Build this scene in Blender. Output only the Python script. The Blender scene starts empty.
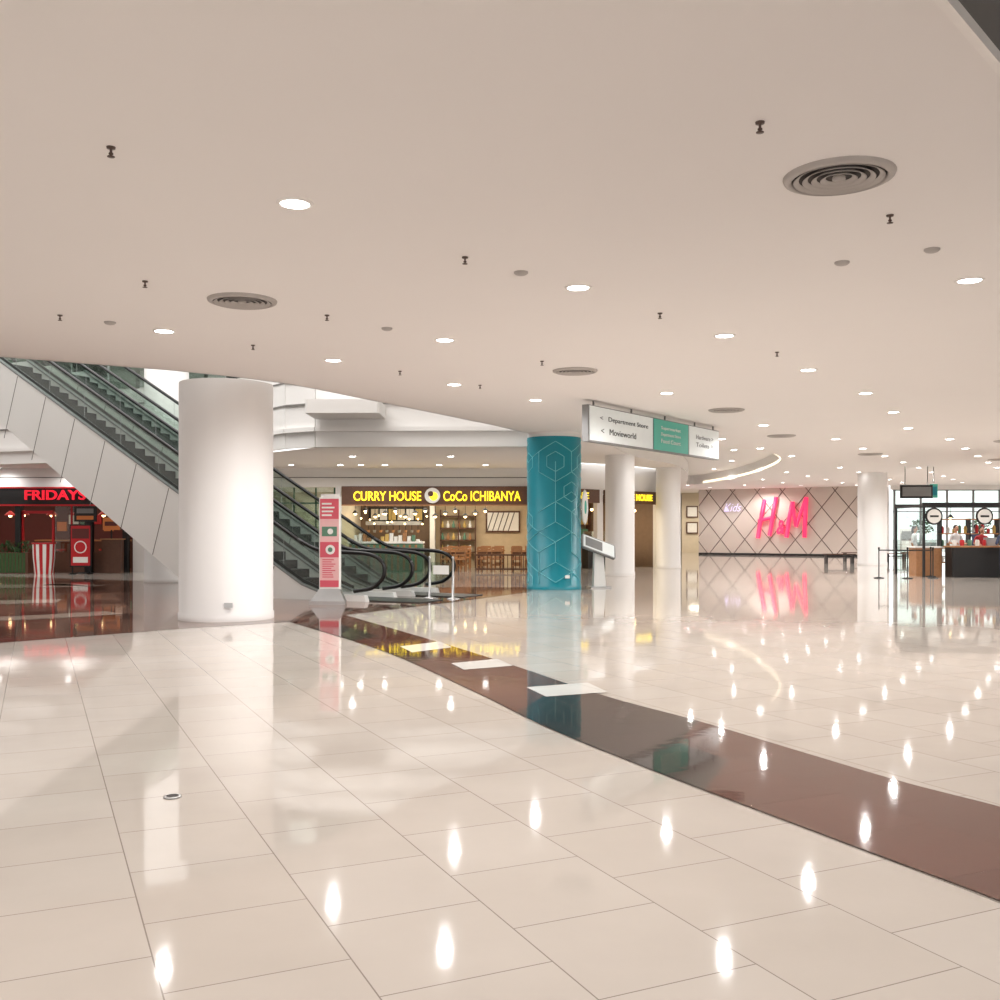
import bpy, math, random
from mathutils import Vector, Matrix, geometry
random.seed(7)
sc = bpy.context.scene
try:
    sc.view_settings.view_transform = 'Standard'
    sc.view_settings.look = 'None'
    sc.view_settings.exposure = 0.0
except Exception: pass
CAMH = 1.55
CEIL = 4.10

# ---------------------------------------------------------------- materials
def srgb(c):
    return tuple(((x/255.)/12.92 if x/255. <= .04045 else (((x/255.)+.055)/1.055)**2.4) for x in c)
def mat(name, rgb, rough=.5, metal=0., emit=0., var=.06, scale=6., spec=.5, coat=0., emitrgb=None, bump=0.):
    m = bpy.data.materials.new(name); m.use_nodes = True
    nt = m.node_tree; b = nt.nodes['Principled BSDF']
    c = srgb(rgb)
    geo = nt.nodes.new('ShaderNodeTexCoord')
    nz = nt.nodes.new('ShaderNodeTexNoise'); nz.inputs['Scale'].default_value = scale; nz.inputs['Detail'].default_value = 3
    nt.links.new(geo.outputs['Object'], nz.inputs['Vector'])
    mx = nt.nodes.new('ShaderNodeMix'); mx.data_type = 'RGBA'
    mx.inputs[6].default_value = tuple(max(0, v*(1-var)) for v in c)+(1,)
    mx.inputs[7].default_value = tuple(min(1, v*(1+var)) for v in c)+(1,)
    nt.links.new(nz.outputs['Fac'], mx.inputs[0])
    nt.links.new(mx.outputs[2], b.inputs['Base Color'])
    b.inputs['Roughness'].default_value = rough
    b.inputs['Metallic'].default_value = metal
    b.inputs['Specular IOR Level'].default_value = spec
    b.inputs['Coat Weight'].default_value = coat
    if emit > 0:
        b.inputs['Emission Color'].default_value = (srgb(emitrgb) if emitrgb else c)+(1,)
        b.inputs['Emission Strength'].default_value = emit
    return m
def brickmat(name, c1, c2, mortar, w=.65, h=.65, bias=0., loc=(.395,.384,0), mort=.003, off=.5, rough=.046):
    m = bpy.data.materials.new(name); m.use_nodes = True
    nt = m.node_tree; b = nt.nodes['Principled BSDF']; L = nt.links.new
    g = nt.nodes.new('ShaderNodeNewGeometry')
    mp = nt.nodes.new('ShaderNodeMapping'); mp.vector_type = 'POINT'
    mp.inputs['Rotation'].default_value = (0,0,-math.radians(114.9)); mp.inputs['Location'].default_value = loc
    L(g.outputs['Position'], mp.inputs['Vector'])
    br = nt.nodes.new('ShaderNodeTexBrick'); br.offset = off
    for k,v in (('Color1',c1),('Color2',c2),('Mortar',mortar)): br.inputs[k].default_value = srgb(v)+(1,)
    br.inputs['Scale'].default_value = 1; br.inputs['Mortar Size'].default_value = mort; br.inputs['Mortar Smooth'].default_value = .1
    br.inputs['Bias'].default_value = bias; br.inputs['Brick Width'].default_value = w; br.inputs['Row Height'].default_value = h
    L(mp.outputs[0], br.inputs['Vector'])
    nz = nt.nodes.new('ShaderNodeTexNoise'); nz.inputs['Scale'].default_value = 1.3; nz.inputs['Detail'].default_value = 6
    L(g.outputs['Position'], nz.inputs['Vector'])
    mul = nt.nodes.new('ShaderNodeMix'); mul.data_type='RGBA'; mul.blend_type='MULTIPLY'; mul.inputs[0].default_value = .3
    L(br.outputs['Color'], mul.inputs[6])
    rp = nt.nodes.new('ShaderNodeValToRGB'); rp.color_ramp.elements[0].color=(.74,.72,.71,1); rp.color_ramp.elements[0].position=.3; rp.color_ramp.elements[1].position=.7
    L(nz.outputs['Fac'], rp.inputs[0]); L(rp.outputs[0], mul.inputs[7]); L(mul.outputs[2], b.inputs['Base Color'])
    b.inputs['Specular IOR Level'].default_value=.40
    mr = nt.nodes.new('ShaderNodeMapRange'); mr.inputs[3].default_value = rough*.8; mr.inputs[4].default_value = rough*1.2
    L(nz.outputs['Fac'], mr.inputs[0]); L(mr.outputs[0], b.inputs['Roughness'])
    n2 = nt.nodes.new('ShaderNodeTexNoise'); n2.inputs['Scale'].default_value = 6.; n2.inputs['Detail'].default_value = 2
    L(g.outputs['Position'], n2.inputs['Vector'])
    b2 = nt.nodes.new('ShaderNodeBump'); b2.inputs['Strength'].default_value=.3; b2.inputs['Distance'].default_value=.0014
    L(n2.outputs['Fac'], b2.inputs['Height'])
    bp = nt.nodes.new('ShaderNodeBump'); bp.inputs['Strength'].default_value=.2; bp.inputs['Distance'].default_value=.002; bp.invert=True
    L(br.outputs['Fac'], bp.inputs['Height']); L(b2.outputs[0], bp.inputs['Normal']); L(bp.outputs[0], b.inputs['Normal'])
    return m
def glassmat(name, tint, gloss=.12):
    m = bpy.data.materials.new(name); m.use_nodes=True; nt=m.node_tree; nt.nodes.clear()
    o=nt.nodes.new('ShaderNodeOutputMaterial'); t=nt.nodes.new('ShaderNodeBsdfTransparent'); t.inputs[0].default_value=srgb(tint)+(1,)
    g=nt.nodes.new('ShaderNodeBsdfGlossy'); g.inputs['Roughness'].default_value=.03
    f=nt.nodes.new('ShaderNodeFresnel'); f.inputs[0].default_value=1.45
    a=nt.nodes.new('ShaderNodeMath'); a.operation='ADD'; a.inputs[1].default_value=gloss*.3
    x=nt.nodes.new('ShaderNodeMixShader')
    nt.links.new(f.outputs[0],a.inputs[0]); nt.links.new(a.outputs[0],x.inputs[0]); nt.links.new(t.outputs[0],x.inputs[1]); nt.links.new(g.outputs[0],x.inputs[2]); nt.links.new(x.outputs[0],o.inputs[0])
    return m

M = {}
M['floor'] = brickmat('polished_tile', (206,197,188),(201,191,181),(150,139,130))
M['atrium'] = brickmat('granite_mix', (132,100,86),(80,58,52),(66,50,46), w=1.3,h=.65,bias=-.1)
M['tan'] = brickmat('granite_tan', (186,170,156),(178,160,146),(120,104,94))
M['brown'] = brickmat('granite_brown', (108,67,55),(98,60,50),(74,50,44))
M['dark'] = brickmat('granite_dark', (68,52,49),(58,45,44),(48,37,36))
M['tile_reflection'] = brickmat('tile_white_reflection', (236,233,228),(232,229,224),(200,192,186))  # white tile colour, also used for a painted floor reflection
M['ceil'] = mat('ceiling_plaster', (234,229,226), .85, var=.012, scale=.6)
M['ceil2'] = mat('ceiling_plaster_shaded', (120,116,113), .8)  # same plaster, with the recess darkness put into its grey
M['white'] = mat('white_paint', (231,228,225), .45, var=.015, scale=1)
M['pillar'] = mat('pillar_paint', (230,227,225), .5, var=.012, scale=1)
M['clad'] = mat('cladding_panel', (232,232,229), .35, var=.02, scale=1)
M['joint'] = mat('joint_grey', (120,116,112), .6)
M['black'] = mat('black_matte', (22,21,22), .5)
M['rubber'] = mat('handrail_rubber', (18,18,19), .3)
M['steel'] = mat('brushed_steel', (190,190,190), .4, 1.)
M['deck'] = mat('deck_metal', (140,144,142), .45, .4)
M['step'] = mat('escalator_step', (66,69,68), .4, .5)
M['glassd'] = glassmat('balustrade_glass', (218,230,224), .35)
M['glass'] = glassmat('clear_glass', (240,246,244), .1)
M['teal'] = mat('teal_wrap', (6,132,148), .35, var=.1, scale=2)
M['tealline'] = mat('pattern_line', (120,200,210), .4)
M['lamp'] = mat('lamp_disc', (255,252,248), .5, emit=22, emitrgb=(255,254,252))
M['trim'] = mat('lamp_trim', (235,230,226), .4)
M['vent'] = mat('vent_metal', (172,165,160), .5)
M['ventd'] = mat('vent_dark', (64,57,54), .7)
M['brass'] = mat('sprinkler_metal', (90,74,68), .4, .5)
M['wood'] = mat('wood', (168,120,80), .45, var=.25, scale=12)
M['woodd'] = mat('wood_dark', (92,60,44), .45, var=.25, scale=12)
M['lattice'] = mat('lattice_brown', (112,92,82), .5)
M['yellow'] = mat('yellow_letters', (255,228,50), .5, emit=1.3, emitrgb=(255,228,50))
M['ochre'] = mat('ochre_print', (200,170,96), .5)
M['red'] = mat('red_paint', (190,28,36), .4)
M['redl'] = mat('red_letters', (235,30,50), .5, emit=.7, emitrgb=(225,25,50))
M['hmred'] = mat('pink_red_letters', (240,40,80), .5, emit=1.0, emitrgb=(255,60,108))
M['lav'] = mat('lavender_letters', (225,218,245), .5, emit=.45)
M['hmwall'] = mat('taupe_wall', (208,196,186), .55, var=.04, scale=1)
M['beige'] = mat('beige_wall', (222,210,188), .6)
M['warm'] = mat('warm_wall', (204,184,152), .6, var=.12)
M['brownwall'] = mat('brown_wall', (124,100,80), .6, var=.15)
M['dred'] = mat('dark_red_wall', (92,36,32), .5)
M['green'] = mat('leaf_green', (50,84,42), .6, var=.4, scale=20)
M['greenp'] = mat('green_panel', (96,138,114), .5)
M['signw'] = mat('sign_white', (220,225,224), .5, emit=.15)
M['signt'] = mat('sign_teal', (70,168,150), .4, emit=.12)
M['grey'] = mat('grey_paint', (128,128,128), .5)
M['pink'] = mat('pink_print', (218,92,108), .5)
M['pinkl'] = mat('pale_pink_print', (238,188,188), .5)
M['paper'] = mat('paper_white', (238,237,233), .6)
M['orange'] = mat('orange_print', (206,120,62), .5, emit=.08)
M['skin'] = mat('skin', (190,140,112), .5)
M['hair'] = mat('hair_black', (26,20,18), .5)
M['shirt1'] = mat('shirt_white', (228,228,230), .7)
M['shirt2'] = mat('shirt_red', (170,40,46), .7)
M['shirt3'] = mat('shirt_blue', (60,70,96), .7)
M['pants'] = mat('trousers_navy', (36,38,52), .7)
M['bulb'] = mat('warm_bulb', (255,210,130), .5, emit=8, emitrgb=(255,222,160))
M['recess_fill'] = mat('recess_fill_strip', (255,240,215), .5, emit=2.0, emitrgb=(255,238,210))  # glow added to brighten the recess riser, not a real fitting
M['asph'] = mat('outside_paving', (190,188,184), .8)

# ---------------------------------------------------------------- mesh builder
class MB:
    def __init__(s): s.v=[];s.f=[];s.m=[];s.s=[];s.mats=[]
    def add(s, vs, fs, m, smooth=False, X=None):
        o=len(s.v)
        if m not in s.mats: s.mats.append(m)
        k=s.mats.index(m)
        for v in vs:
            v=Vector(v); s.v.append(tuple(X@v) if X else tuple(v))
        for f in fs: s.f.append([i+o for i in f]); s.m.append(k); s.s.append(smooth)
    def box(s,x0,x1,y0,y1,z0,z1,m,X=None,bev=0.):
        if bev<=0:
            vs=[(x,y,z) for z in (z0,z1) for y in (y0,y1) for x in (x0,x1)]
            fs=[(0,2,3,1),(4,5,7,6),(0,1,5,4),(2,6,7,3),(0,4,6,2),(1,3,7,5)]
            s.add(vs,fs,m,False,X); return
        b=bev
        p=[(x0+b,y0),(x1-b,y0),(x1,y0+b),(x1,y1-b),(x1-b,y1),(x0+b,y1),(x0,y1-b),(x0,y0+b)]
        s.prism(p,z0,z1,m,X)
    def prism(s,p,z0,z1,m,X=None,smooth=False):
        n=len(p)
        vs=[(a,b,z0) for a,b in p]+[(a,b,z1) for a,b in p]
        s.add(vs,[tuple(range(n))[::-1],tuple(range(n,2*n))],m,False,X)
        s.add(vs,[(i,(i+1)%n,n+(i+1)%n,n+i) for i in range(n)],m,smooth,X)
    def lathe(s,prof,m,c=(0,0,0),n=32,X=None,smooth=True,capb=True,capt=True):
        vs=[];fs=[]
        for r,z in prof:
            for i in range(n):
                a=2*math.pi*i/n; vs.append((c[0]+r*math.cos(a),c[1]+r*math.sin(a),c[2]+z))
        for j in range(len(prof)-1):
            for i in range(n):
                fs.append((j*n+i,j*n+(i+1)%n,(j+1)*n+(i+1)%n,(j+1)*n+i))
        s.add(vs,fs,m,smooth,X)
        if capb: s.add(vs[:n],[tuple(range(n))[::-1]],m,False,X)
        if capt: s.add(vs[-n:],[tuple(range(n))],m,False,X)
    def tube(s,pts,r,m,n=8,closed=False,X=None):
        pts=[Vector(p) for p in pts]; N=len(pts); vs=[];fs=[]
        rr = r if isinstance(r,(list,tuple)) else [r]*N
        for i,p in enumerate(pts):
            a=pts[(i-1)%N] if (closed or i>0) else p; b=pts[(i+1)%N] if (closed or i<N-1) else p
            t=(b-a).normalized(); ref=Vector((0,0,1)) if abs(t.z)<.95 else Vector((1,0,0))
            u=t.cross(ref).normalized(); w=t.cross(u)
            if i:
                if u.dot(pu)<0 and abs(u.dot(pu))>abs(w.dot(pu)): u=-u; w=-w
                elif abs(w.dot(pu))>abs(u.dot(pu)):
                    u,w=(w,-u) if w.dot(pu)>0 else (-w,u)
            pu=u
            for k in range(n):
                q=2*math.pi*k/n; vs.append(p+u*math.cos(q)*rr[i]+w*math.sin(q)*rr[i])
        for i in range(N if closed else N-1):
            j=(i+1)%N
            for k in range(n): fs.append((i*n+k,i*n+(k+1)%n,j*n+(k+1)%n,j*n+k))
        if not closed: fs.append(tuple(range(n))); fs.append(tuple(range((N-1)*n,N*n)))
        s.add(vs,fs,m,True,X)
    def sphere(s,c,r,m,n=16,k=10,X=None):
        if not isinstance(r,(tuple,list)): r=(r,r,r)
        vs=[];fs=[]
        for j in range(k+1):
            a=math.pi*j/k
            for i in range(n):
                b=2*math.pi*i/n
                vs.append((c[0]+r[0]*math.sin(a)*math.cos(b),c[1]+r[1]*math.sin(a)*math.sin(b),c[2]+r[2]*math.cos(a)))
        for j in range(k):
            for i in range(n): fs.append((j*n+i,j*n+(i+1)%n,(j+1)*n+(i+1)%n,(j+1)*n+i))
        s.add(vs,fs,m,True,X)
    def wall(s,pts,z0,z1,m,th=.1):
        for a,b in zip(pts[:-1],pts[1:]):
            a=Vector((a[0],a[1],0)); b=Vector((b[0],b[1],0)); d=(b-a).normalized(); nn=Vector((-d.y,d.x,0))*th/2
            p=[(a-nn),(b-nn),(b+nn),(a+nn)]
            s.prism([(q.x,q.y) for q in p],z0,z1,m)
    def build(s,name,parent=None,origin=None):
        me=bpy.data.meshes.new(name)
        xs=[v[0] for v in s.v]; ys=[v[1] for v in s.v]; zs=[v[2] for v in s.v]
        o=Vector(origin) if origin else Vector(((min(xs)+max(xs))/2,(min(ys)+max(ys))/2,min(zs)))
        me.from_pydata([tuple(Vector(v)-o) for v in s.v],[],s.f)
        for m_ in s.mats: me.materials.append(m_)
        for i,p in enumerate(me.polygons): p.material_index=s.m[i]; p.use_smooth=s.s[i]
        me.update()
        ob=bpy.data.objects.new(name,me); ob.location=o; sc.collection.objects.link(ob)
        if parent: setparent(ob,parent)
        return ob
def setparent(ob,p):
    ob.parent=p; ob.matrix_parent_inverse=Matrix.Translation(-p.location)
def dup(ob,loc,rz=0.):
    o=ob.copy(); o.location=loc; o.rotation_euler=(0,0,rz); sc.collection.objects.link(o); return o
def empty(name,loc):
    e=bpy.data.objects.new(name,None); e.location=loc; e.empty_display_size=.2; sc.collection.objects.link(e); return e
def text(body,loc,w,h,m,rz=0.,ext=.03,shear=0.,bold=0.,parent=None,name='letters'):
    cu=bpy.data.curves.new(name,'FONT'); cu.body=body; cu.align_x='CENTER'; cu.align_y='CENTER'; cu.shear=shear; cu.offset=bold
    to=bpy.data.objects.new(name+'_tmp',cu); sc.collection.objects.link(to)
    bpy.context.view_layer.update()
    dg=bpy.context.evaluated_depsgraph_get()
    me=bpy.data.meshes.new_from_object(to.evaluated_get(dg))
    bpy.data.objects.remove(to)
    xs=[v.co.x for v in me.vertices]; ys=[v.co.y for v in me.vertices]
    cx=(min(xs)+max(xs))/2; cy=(min(ys)+max(ys))/2; sx=w/(max(xs)-min(xs)); sy=h/(max(ys)-min(ys))
    n=len(me.vertices)
    vs=[((v.co.x-cx)*sx,0,(v.co.y-cy)*sy) for v in me.vertices]
    b=MB(); X=Matrix.Translation(loc)@Matrix.Rotation(rz,4,'Z')
    fr=[(a,-ext,c) for a,_,c in vs]
    fs=[tuple(p.vertices) for p in me.polygons]
    b.add(fr,fs,m,False,X)
    cnt={}
    for f in fs:
        for i in range(len(f)):
            e=(f[i],f[(i+1)%len(f)]); k=tuple(sorted(e)); cnt.setdefault(k,[]).append(e)
    side=[v[0] for v in cnt.values() if len(v)==1]
    b.add(fr+vs,[(e[1],e[0],e[0]+n,e[1]+n) for e in side],m,False,X)
    return b.build(name,parent)
def fill(name,outer,holes,z,m):
    polys=[[Vector((x,y,0)) for x,y in outer]]+[[Vector((x,y,0)) for x,y in h] for h in holes]
    tris=geometry.tessellate_polygon(polys)
    vs=[(v.x,v.y,z) for p in polys for v in p]
    b=MB(); b.add(vs,[tuple(t) for t in tris],m); return b.build(name)
def spot(loc,e,ang=165,col=(1,.985,.97),parent=None,r=.05):
    l=bpy.data.lights.new('lamp_light','SPOT'); l.energy=e; l.spot_size=math.radians(ang); l.spot_blend=.6; l.color=col; l.shadow_soft_size=r
    o=bpy.data.objects.new('lamp_light',l); o.location=loc; sc.collection.objects.link(o)
    if parent: setparent(o,parent)
    return o
def area(loc,e,sx,sy,col=(1,.85,.65),parent=None):
    l=bpy.data.lights.new('area_light','AREA'); l.energy=e; l.shape='RECTANGLE'; l.size=sx; l.size_y=sy; l.color=col
    o=bpy.data.objects.new('area_light',l); o.location=loc; sc.collection.objects.link(o)
    if parent: setparent(o,parent)
    return o
def smoothpts(P,k=6):
    out=[]
    for i in range(len(P)-1):
        p0=Vector(P[max(i-1,0)]);p1=Vector(P[i]);p2=Vector(P[i+1]);p3=Vector(P[min(i+2,len(P)-1)])
        for j in range(k):
            t=j/k; out.append(.5*((2*p1)+(p2-p0)*t+(2*p0-5*p1+4*p2-p3)*t*t+(3*p1-p0-3*p2+p3)*t**3))
    out.append(Vector(P[-1])); return out
def px2f(x,y): Y=1550/(y-530); return ((x-500)*Y/1000,Y)

# ---------------------------------------------------------------- floor
b=MB(); b.add([(-26,-8,0),(34,-8,0),(34,70,0),(-26,70,0)],[(0,1,2,3)],M['floor']); b.build('floor')
fill('floor_atrium_granite',[(-26,12.0),(-6.86,13.7),(-4.9,15.8),(-3.54,16.85),(-2.83,18.2),(-1.0,21.5),(.75,25),(.9,27),(-5,27.5),(-20,35),(-26,36)],[],.003,M['atrium'])
b=MB()
def ring(pts,w,m):
    pts=smoothpts([Vector((x,y,0)) for x,y in pts]);L=[];R=[]
    for i,p in enumerate(pts):
        t=(pts[min(i+1,len(pts)-1)]-pts[max(i-1,0)]).normalized(); n=Vector((-t.y,t.x,0))
        L.append(p); R.append(p+n*w)
    for i in range(len(pts)-1):
        b.add([(L[i].x,L[i].y,.006),(L[i+1].x,L[i+1].y,.006),(R[i+1].x,R[i+1].y,.006),(R[i].x,R[i].y,.006)],[(0,1,2,3)],m)
ring([(-26,15.5),(-12,16.2),(-8.6,17.0),(-6.9,18.4)],.9,M['tan'])
ring([(-26,19.5),(-14,20.0),(-9.4,21.2)],1.2,M['tan'])
ring([(-26,25.5),(-13,26.6),(-11,28)],1.8,M['tan'])
b.build('floor_granite_inlay')
near=[(-3.54,16.85),(-1.55,12.9),(-.29,9.69),(.354,7.87),(.97,6.46),(1.43,5.5),(1.8,4.74),(2.08,4.17),(2.35,3.5),(2.7,2.6)]
far=[(-2.83,18.2),(-.987,14.1),(.115,11.5),(.94,9.39),(1.61,8.07),(2.09,6.98),(2.46,6.15),(2.79,5.58),(3.2,4.8),(3.7,3.8)]
N_=smoothpts([Vector((x,y,0)) for x,y in near],8); F_=smoothpts([Vector((x,y,0)) for x,y in far],8)
b=MB()
for i in range(len(N_)-1):
    s_=i/8
    for k,(a0,a1) in enumerate(((0,.5),(.5,1))):
        mm=M['brown']
        if s_<1.4: mm=M['dark'] if k==0 and int(s_*3)%2 else M['brown']
        if 2.6<=s_<3.9: mm=M['dark']
        if 3.9<=s_<4.4 and k==0: mm=M['dark']
        q=[N_[i].lerp(F_[i],a0),N_[i+1].lerp(F_[i+1],a0),N_[i+1].lerp(F_[i+1],a1),N_[i].lerp(F_[i],a1)]
        b.add([(p.x,p.y,.007) for p in q],[(0,1,2,3)],mm)
for q in ([(451,664),(497,659.5),(513,666.5),(464,670.5)],[(526,688),(588,683.5),(608,693),(546,697.5)],[(400,647),(440,642),(452,648),(412,653)]):
    b.add([px2f(*p)+(.009,) for p in q],[(0,1,2,3)],M['tile_reflection'])  # last quad paints a pale reflection, the others are white tiles
b.build('floor_granite_band')
b=MB(); b.lathe([(.001,.0),(.05,.0),(.05,.008),(.04,.01)],M['steel'],(-1.9,5.8,0)); b.lathe([(.035,.0),(.035,.011)],M['ventd'],(-1.9,5.8,0)); b.build('floor_outlet_cover')

# ---------------------------------------------------------------- ceiling
atr_edge=[(.9,27.0),(.82,26.5),(-.2,24.2),(-1.7,21.25),(-2.7,19.3),(-3.3,18.1),(-3.8,17.3),(-4.4,16.65),(-5.2,16.0),(-7.37,14.7),(-26,11.2)]
outer=[(-26,-8),(34,-8),(34,57.1),(22.3,57.1),(19,70),(12.5,70),(6.8,42),(5.0,39.5),(1.9,37),(1.9,27.4)]+atr_edge
rec=[(v.x,v.y) for v in smoothpts([Vector((x,y,0)) for x,y in [(3.2,29.5),(6,30),(8.8,32.8),(10.4,37),(11.3,43),(11.6,49),(11.2,55),(10.4,55.5),(9.4,50),(8.2,44),(6.8,39),(4.6,34.5),(3.2,29.5)]],4)][:-1]
dk=[(.2,2.6),(2.12,4.8),(2.85,5.62),(3.6,6.4),(5.4,7.9),(7.5,7.6),(8.6,4.0),(5,1.5)]
fill('ceiling',outer,[rec,dk],CEIL,M['ceil'])
fill('ceiling_corridor',[(1.9,27.4),(1.9,37),(-26,39),(-26,37),(-20,35.5),(-8.5,31),(-5,27.2),(.9,27.0)],[],3.8,M['ceil'])
b=MB(); b.wall(rec+[rec[0]],CEIL,CEIL+.5,M['white'],.02); b.add([(x,y,CEIL+.5) for x,y in rec],[tuple(range(len(rec)))],M['white'])
rc=[(x,y) for x,y in rec if x>8.4 and y>31]; cx0=sum(p[0] for p in rec)/len(rec)
rr_=[(v.x-.03,v.y) for v in smoothpts([Vector((x,y,0)) for x,y in [(8.8,32.8),(10.4,37),(11.3,43),(11.6,49),(11.2,55)]],6)]
b.wall(rr_,CEIL+.05,CEIL+.12,M['recess_fill'],.02); b.build('ceiling_recess')  # added glowing strip that lifts the riser brightness
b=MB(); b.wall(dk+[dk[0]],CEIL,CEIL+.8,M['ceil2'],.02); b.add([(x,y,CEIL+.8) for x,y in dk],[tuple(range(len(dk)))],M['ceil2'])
b.wall([dk[0],dk[1],dk[2],dk[3],dk[4]],CEIL-.015,CEIL+.05,M['trim'],.05); b.build('ceiling_shaded_recess')  # closed recess, its shade is carried by the surface colour
b=MB(); b.wall(atr_edge,CEIL,12,M['white'],.06); b.build('wall_atrium_front')  # carried up to the added roof to shut out sky light
fas=[(.9,27.0),(-5,27.2),(-5.9,27.7),(-8.5,31),(-20,35.5),(-26,37)]
b=MB(); b.wall(fas,3.8,6.1,M['white'],.12); b.wall([(p[0]*1.0,p[1]-.1) for p in fas],4.22,4.34,M['white'],.16); b.wall([(p[0],p[1]-.1) for p in fas],4.95,5.0,M['joint'],.04)
b.wall([(p[0],p[1]-.1) for p in fas],5.6,5.64,M['joint'],.04)
b.wall([(1.9,37),(1.9,27.4),(.9,27)],3.8,4.1,M['white'],.06); b.build('wall_atrium_fascia')
fill('floor_upper_level',[(.9,27.0),(-5,27.2),(-8.5,31),(-20,35.5),(-26,37),(-26,46),(1.9,46),(1.9,27.4)],[],6.1,M['white'])
b=MB(); b.box(-26,2,44,44.1,6.1,12,M['white']); 
for x in range(-25,2,3): b.box(x,x+.15,43.9,44,6.1,12,M['joint'])
b.box(-26,2,43.8,44,8.6,9.0,M['greenp']); b.box(1.9,2.0,27,44,6.1,12,M['white']); b.build('wall_upper')  # right-hand wall added to close the atrium against sky light
b=MB(); b.add([(-26,11,12),(2,11,12),(2,44,12),(-26,44,12)],[(0,1,2,3)],M['white'])  # unseen roof added to keep sky light off the floor
for y in range(14,44,4): b.box(-26,2,y,y+.3,11.6,12,M['white'])
b.build('atrium_sky_block')
area((-13,27,11.5),2000,18,12,(1,.99,.97)); area((-6,23,11.5),700,8,6,(1,.99,.97))  # fill lights added under the roof, no fittings behind them
b=MB()
gl=[(p[0],p[1]+.02) for p in fas]
b.wall(gl,6.15,7.1,M['glassd'],.02)
b.tube([(x,y,7.15) for x,y in gl],.04,M['rubber'])
for a,c in zip(gl[:-1],gl[1:]):
    L=math.dist(a,c); k=max(1,int(L/1.5))
    for i in range(k+1):
        x=a[0]+(c[0]-a[0])*i/k; y=a[1]+(c[1]-a[1])*i/k; b.tube([(x,y,6.1),(x,y,7.15)],.025,M['steel'])
b.build('upper_level_glass_railing')
b=MB(); b.box(-5.0,-3.1,25.6,27.1,4.55,4.9,M['white'],bev=.05); b.build('ceiling_bulkhead_box')

# ---------------------------------------------------------------- walls
b=MB(); b.box(-26.1,-26,-8,44,0,12,M['white']); b.build('wall_left')
b=MB(); b.box(34,34.1,-8,57,0,4.1,M['white']); b.build('wall_right')
b=MB()
b.box(-26,34,-8.1,-8,3.2,4.1,M['white'])
for x in range(-26,35,3): b.box(x-.05,x+.05,-8.1,-8,0,3.2,M['grey'])
b.box(-26,34,-8.1,-8,2.3,2.36,M['grey']); b.build('fill_light_opening')  # unseen open front, added so sky light fills the hall
b=MB(); b.wall([(6.8,42),(8.3,49),(12.5,70),(19,70),(22.3,57.4)],0,4.1,M['white'],.1)
b.box(12.5,18,68.8,68.9,0,4.1,M['beige']); b.build('wall_back')
b=MB()
for x in (12.8,14.0):
    for z in (1.3,2.4):
        b.box(x,x+.8,68.68,68.76,z,z+.8,M['woodd']); b.box(x+.08,x+.72,68.66,68.7,z+.08,z+.72,M['paper'])
b.build('framed_picture')
area((14,66,3.6),150,3,2,(1,.9,.75))

b=MB()
b.box(22.3,34,57,57.15,3.85,4.1,M['white'])
for x in (22.5,24,25.5,27,28.5,30,31.5,33): b.box(x-.05,x+.05,57,57.1,0,3.85,M['grey'])
for z in (.05,2.6,3.82): b.box(22.4,34,57,57.1,z-.03,z+.03,M['grey'])
b.box(22.4,34,57.04,57.06,0,3.85,M['glass'])
b.build('window_2')
b=MB(); b.add([(-60,70,-.02),(120,70,-.02),(120,160,-.02),(-60,160,-.02)],[(0,1,2,3)],M['asph']); b.add([(34.1,-8,-.02),(120,-8,-.02),(120,70,-.02),(34.1,70,-.02)],[(0,1,2,3)],M['asph']); b.build('ground_outside')
random.seed(5)
for i in range(4):
    b=MB()
    x=27.5+i*4.6; y=76+random.random()*4
    b.box(x-.9,x+.9,y-.5,y+.5,-.02,.6,M['grey']); b.tube([(x,y,.5),(x+.1,y,1.4),(x,y,2.0)],[.06,.05,.03],M['woodd'])
    for k in range(150):
        a=random.random()*6.28; r=random.random()**.5*.7; z=1.3+random.random()*1.0
        cx=x+r*math.cos(a); cy=y+r*math.sin(a); l=.2; t=random.random()*6.28
        b.add([(cx,cy,z),(cx+l*math.cos(t),cy+l*math.sin(t),z+.1),(cx+l*1.5*math.cos(t+.4),cy+l*1.5*math.sin(t+.4),z-.05)],[(0,1,2)],M['green'])
    b.build('outdoor_planter_tree')

A=Vector((12.6,63.4,0)); B=Vector((22.2,57.6,0)); d=(B-A).normalized(); Lw=(B-A).length; rz=math.atan2(d.y,d.x)
X=Matrix.Translation(A)@Matrix.Rotation(rz,4,'Z')
b=MB(); b.box(0,Lw,0,.3,0,CEIL,M['hmwall'],X); b.build('wall_feature')
b=MB()
H=CEIL; sl=1.25; sp=1.55
def clip(x0,sl_):
    xa,xb=x0,x0+H/sl_
    lo,hi=0.,1.
    dx=xb-xa
    for bound,sgn in ((0,1),(Lw,-1)):
        fa=(xa-bound)*sgn; fb=(xb-bound)*sgn
        if fa<0 and fb<0: return None
        if fa<0: lo=max(lo,fa/(fa-fb))
        if fb<0: hi=min(hi,fa/(fa-fb))
    if hi<=lo: return None
    return (xa+dx*lo,H*lo),(xa+dx*hi,H*hi)
k=-4.0
while k<Lw+4:
    for s2 in (sl,-sl):
        c=clip(k,s2)
        if c: b.tube([(c[0][0],-.012,c[0][1]),(c[1][0],-.012,c[1][1])],.02,M['lattice'],4,X=X)
    k+=sp
b.build('wall_lattice_trim')
b=MB(); b.box(0,Lw,-.03,0,0,.12,M['black'],X); b.build('baseboard_feature')
b=MB(); X0=X@Matrix.Translation((Lw*.475-1.5,-.14,1.1))
def stroke(pts,r=.125): b.tube([(x,0,z) for x,z in pts],r,M['hmred'],8,X=X0)
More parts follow.
